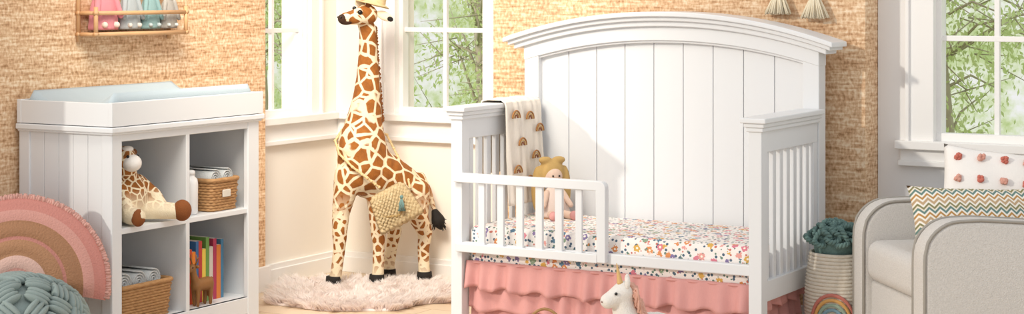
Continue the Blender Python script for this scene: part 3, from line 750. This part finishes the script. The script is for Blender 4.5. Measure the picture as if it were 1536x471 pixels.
for i in range(5):
    for j in range(4):
        a=-.8+.4*i; b=-.75+.5*j; th=.06*((1-a*a)*(1-b*b))**.42
        for q in range(14):
            ell(bm if (i+j)%2 else bm2,(a*.2+rnd(-.008,.008),-th-.008+rnd(-.006,.006),b*.17+rnd(-.008,.008)),.0085,None,1)
fin('pompoms_coral',bm,M['pom'],pg); fin('pompoms_blush',bm2,M['pom2'],pg)
pillow('zigzag_lumbar_pillow',.48,.25,.05,M['zig'],LD(1.62,6.26,.58),(r(-28),r(2),r(36)))
# ================= WALL TASSELS
for i,(x,zb) in enumerate(((-2.694,1.283),(-2.541,1.268))):
    g=group('wall_tassel',(x,YC-.035,zb)); bm=bmesh.new()
    for k in range(110):
        a=rnd(0,6.28); q=rnd(.2,1); tube(bm,[(.012*math.cos(a),.008*math.sin(a),.095),(.038*q*math.cos(a),.02*q*math.sin(a),.05),(.062*q*math.cos(a),.026*q*math.sin(a),rnd(0,.008))],.0032,5)
    uv(bm,(0,0,.103),(.018,.014,.018)); tube(bm,[(0,0,.11),(0,.01,.36)],.003,6)
    fin('yarn',bm,M['tass'],g)
    bm=bmesh.new(); uv(bm,(0,.015,.37),(.014,.02,.014)); uv(bm,(0,.0,.135),(.014,.014,.014)); fin('peg',bm,M['wood'],g)
# ================= CAMERA + LIGHT
cd=bpy.data.cameras.new('camera'); cam=bpy.data.objects.new('camera',cd); COL.objects.link(cam)
cam.location=(0,0,1.38); cam.rotation_euler=(math.radians(90),0,math.radians(30)); cd.sensor_fit='HORIZONTAL'; cd.sensor_width=36
cd.lens=2700/1536*36; cd.shift_y=-(235.5+14)/1536; cd.clip_end=200; S.camera=cam
sd=bpy.data.lights.new('sun','SUN'); sd.energy=1.35; sd.angle=math.radians(2.0); sd.color=(1,.93,.82)
so=bpy.data.objects.new('sun',sd); COL.objects.link(so); so.rotation_euler=Vector((.62,1,-.42)).to_track_quat('-Z','Y').to_euler(); so.location=(-8,-5,6)
ad=bpy.data.lights.new('added_nook_fill','AREA'); ad.energy=22; ad.size=1.0; ad.color=(1,.92,.80); ad.spread=math.radians(75)  # added area lamp to brighten the nook; the room has no such source
ao=bpy.data.objects.new('added_nook_fill',ad); COL.objects.link(ao); ao.location=(-3.9,4.7,2.6)
ao.rotation_euler=(Vector((-4.8,7.1,.5))-ao.location).to_track_quat('-Z','Y').to_euler()
w=bpy.data.worlds.new('sky_and_garden'); S.world=w; w.use_nodes=True; t=w.node_tree; bg=t.nodes['Background']
def n(ty,**k):
    nd=t.nodes.new(ty)
    for a,v in k.items(): setattr(nd,a,v)
    return nd
tc=n('ShaderNodeTexCoord'); sp=n('ShaderNodeSeparateXYZ'); t.links.new(tc.outputs['Generated'],sp.inputs[0])
n1=n('ShaderNodeTexNoise'); n1.inputs['Scale'].default_value=160; n1.inputs['Detail'].default_value=6; n1.inputs['Roughness'].default_value=.7
n2=n('ShaderNodeTexNoise'); n2.inputs['Scale'].default_value=40; n2.inputs['Detail'].default_value=4
for q in (n1,n2): t.links.new(tc.outputs['Generated'],q.inputs[0])
ma=n('ShaderNodeMath',operation='MULTIPLY_ADD'); t.links.new(n1.outputs[0],ma.inputs[0]); ma.inputs[1].default_value=.4
mb=n('ShaderNodeMath',operation='MULTIPLY'); t.links.new(n2.outputs[0],mb.inputs[0]); mb.inputs[1].default_value=.6; t.links.new(mb.outputs[0],ma.inputs[2])
cr=n('ShaderNodeValToRGB'); st=[(.36,'#b5cd86'),(.43,'#cfe0a6'),(.5,'#e4efca'),(.57,'#f6faec'),(.64,'#ffffff')]
while len(cr.color_ramp.elements)<len(st): cr.color_ramp.elements.new(.5)
for e,(p,c) in zip(cr.color_ramp.elements,st): e.position=p; e.color=lin(c)
t.links.new(ma.outputs[0],cr.inputs[0])
g1=n('ShaderNodeMath',operation='GREATER_THAN'); t.links.new(sp.outputs[1],g1.inputs[0]); g1.inputs[1].default_value=.2
g2=n('ShaderNodeMath',operation='LESS_THAN'); t.links.new(sp.outputs[2],g2.inputs[0]); g2.inputs[1].default_value=.3
g3=n('ShaderNodeMath',operation='MULTIPLY'); t.links.new(g1.outputs[0],g3.inputs[0]); t.links.new(g2.outputs[0],g3.inputs[1])
mx=n('ShaderNodeMix',data_type='RGBA'); t.links.new(g3.outputs[0],mx.inputs[0]); mx.inputs[6].default_value=(.94,.955,.985,1); t.links.new(cr.outputs[0],mx.inputs[7])
t.links.new(mx.outputs[2],bg.inputs[0]); bg.inputs[1].default_value=.88
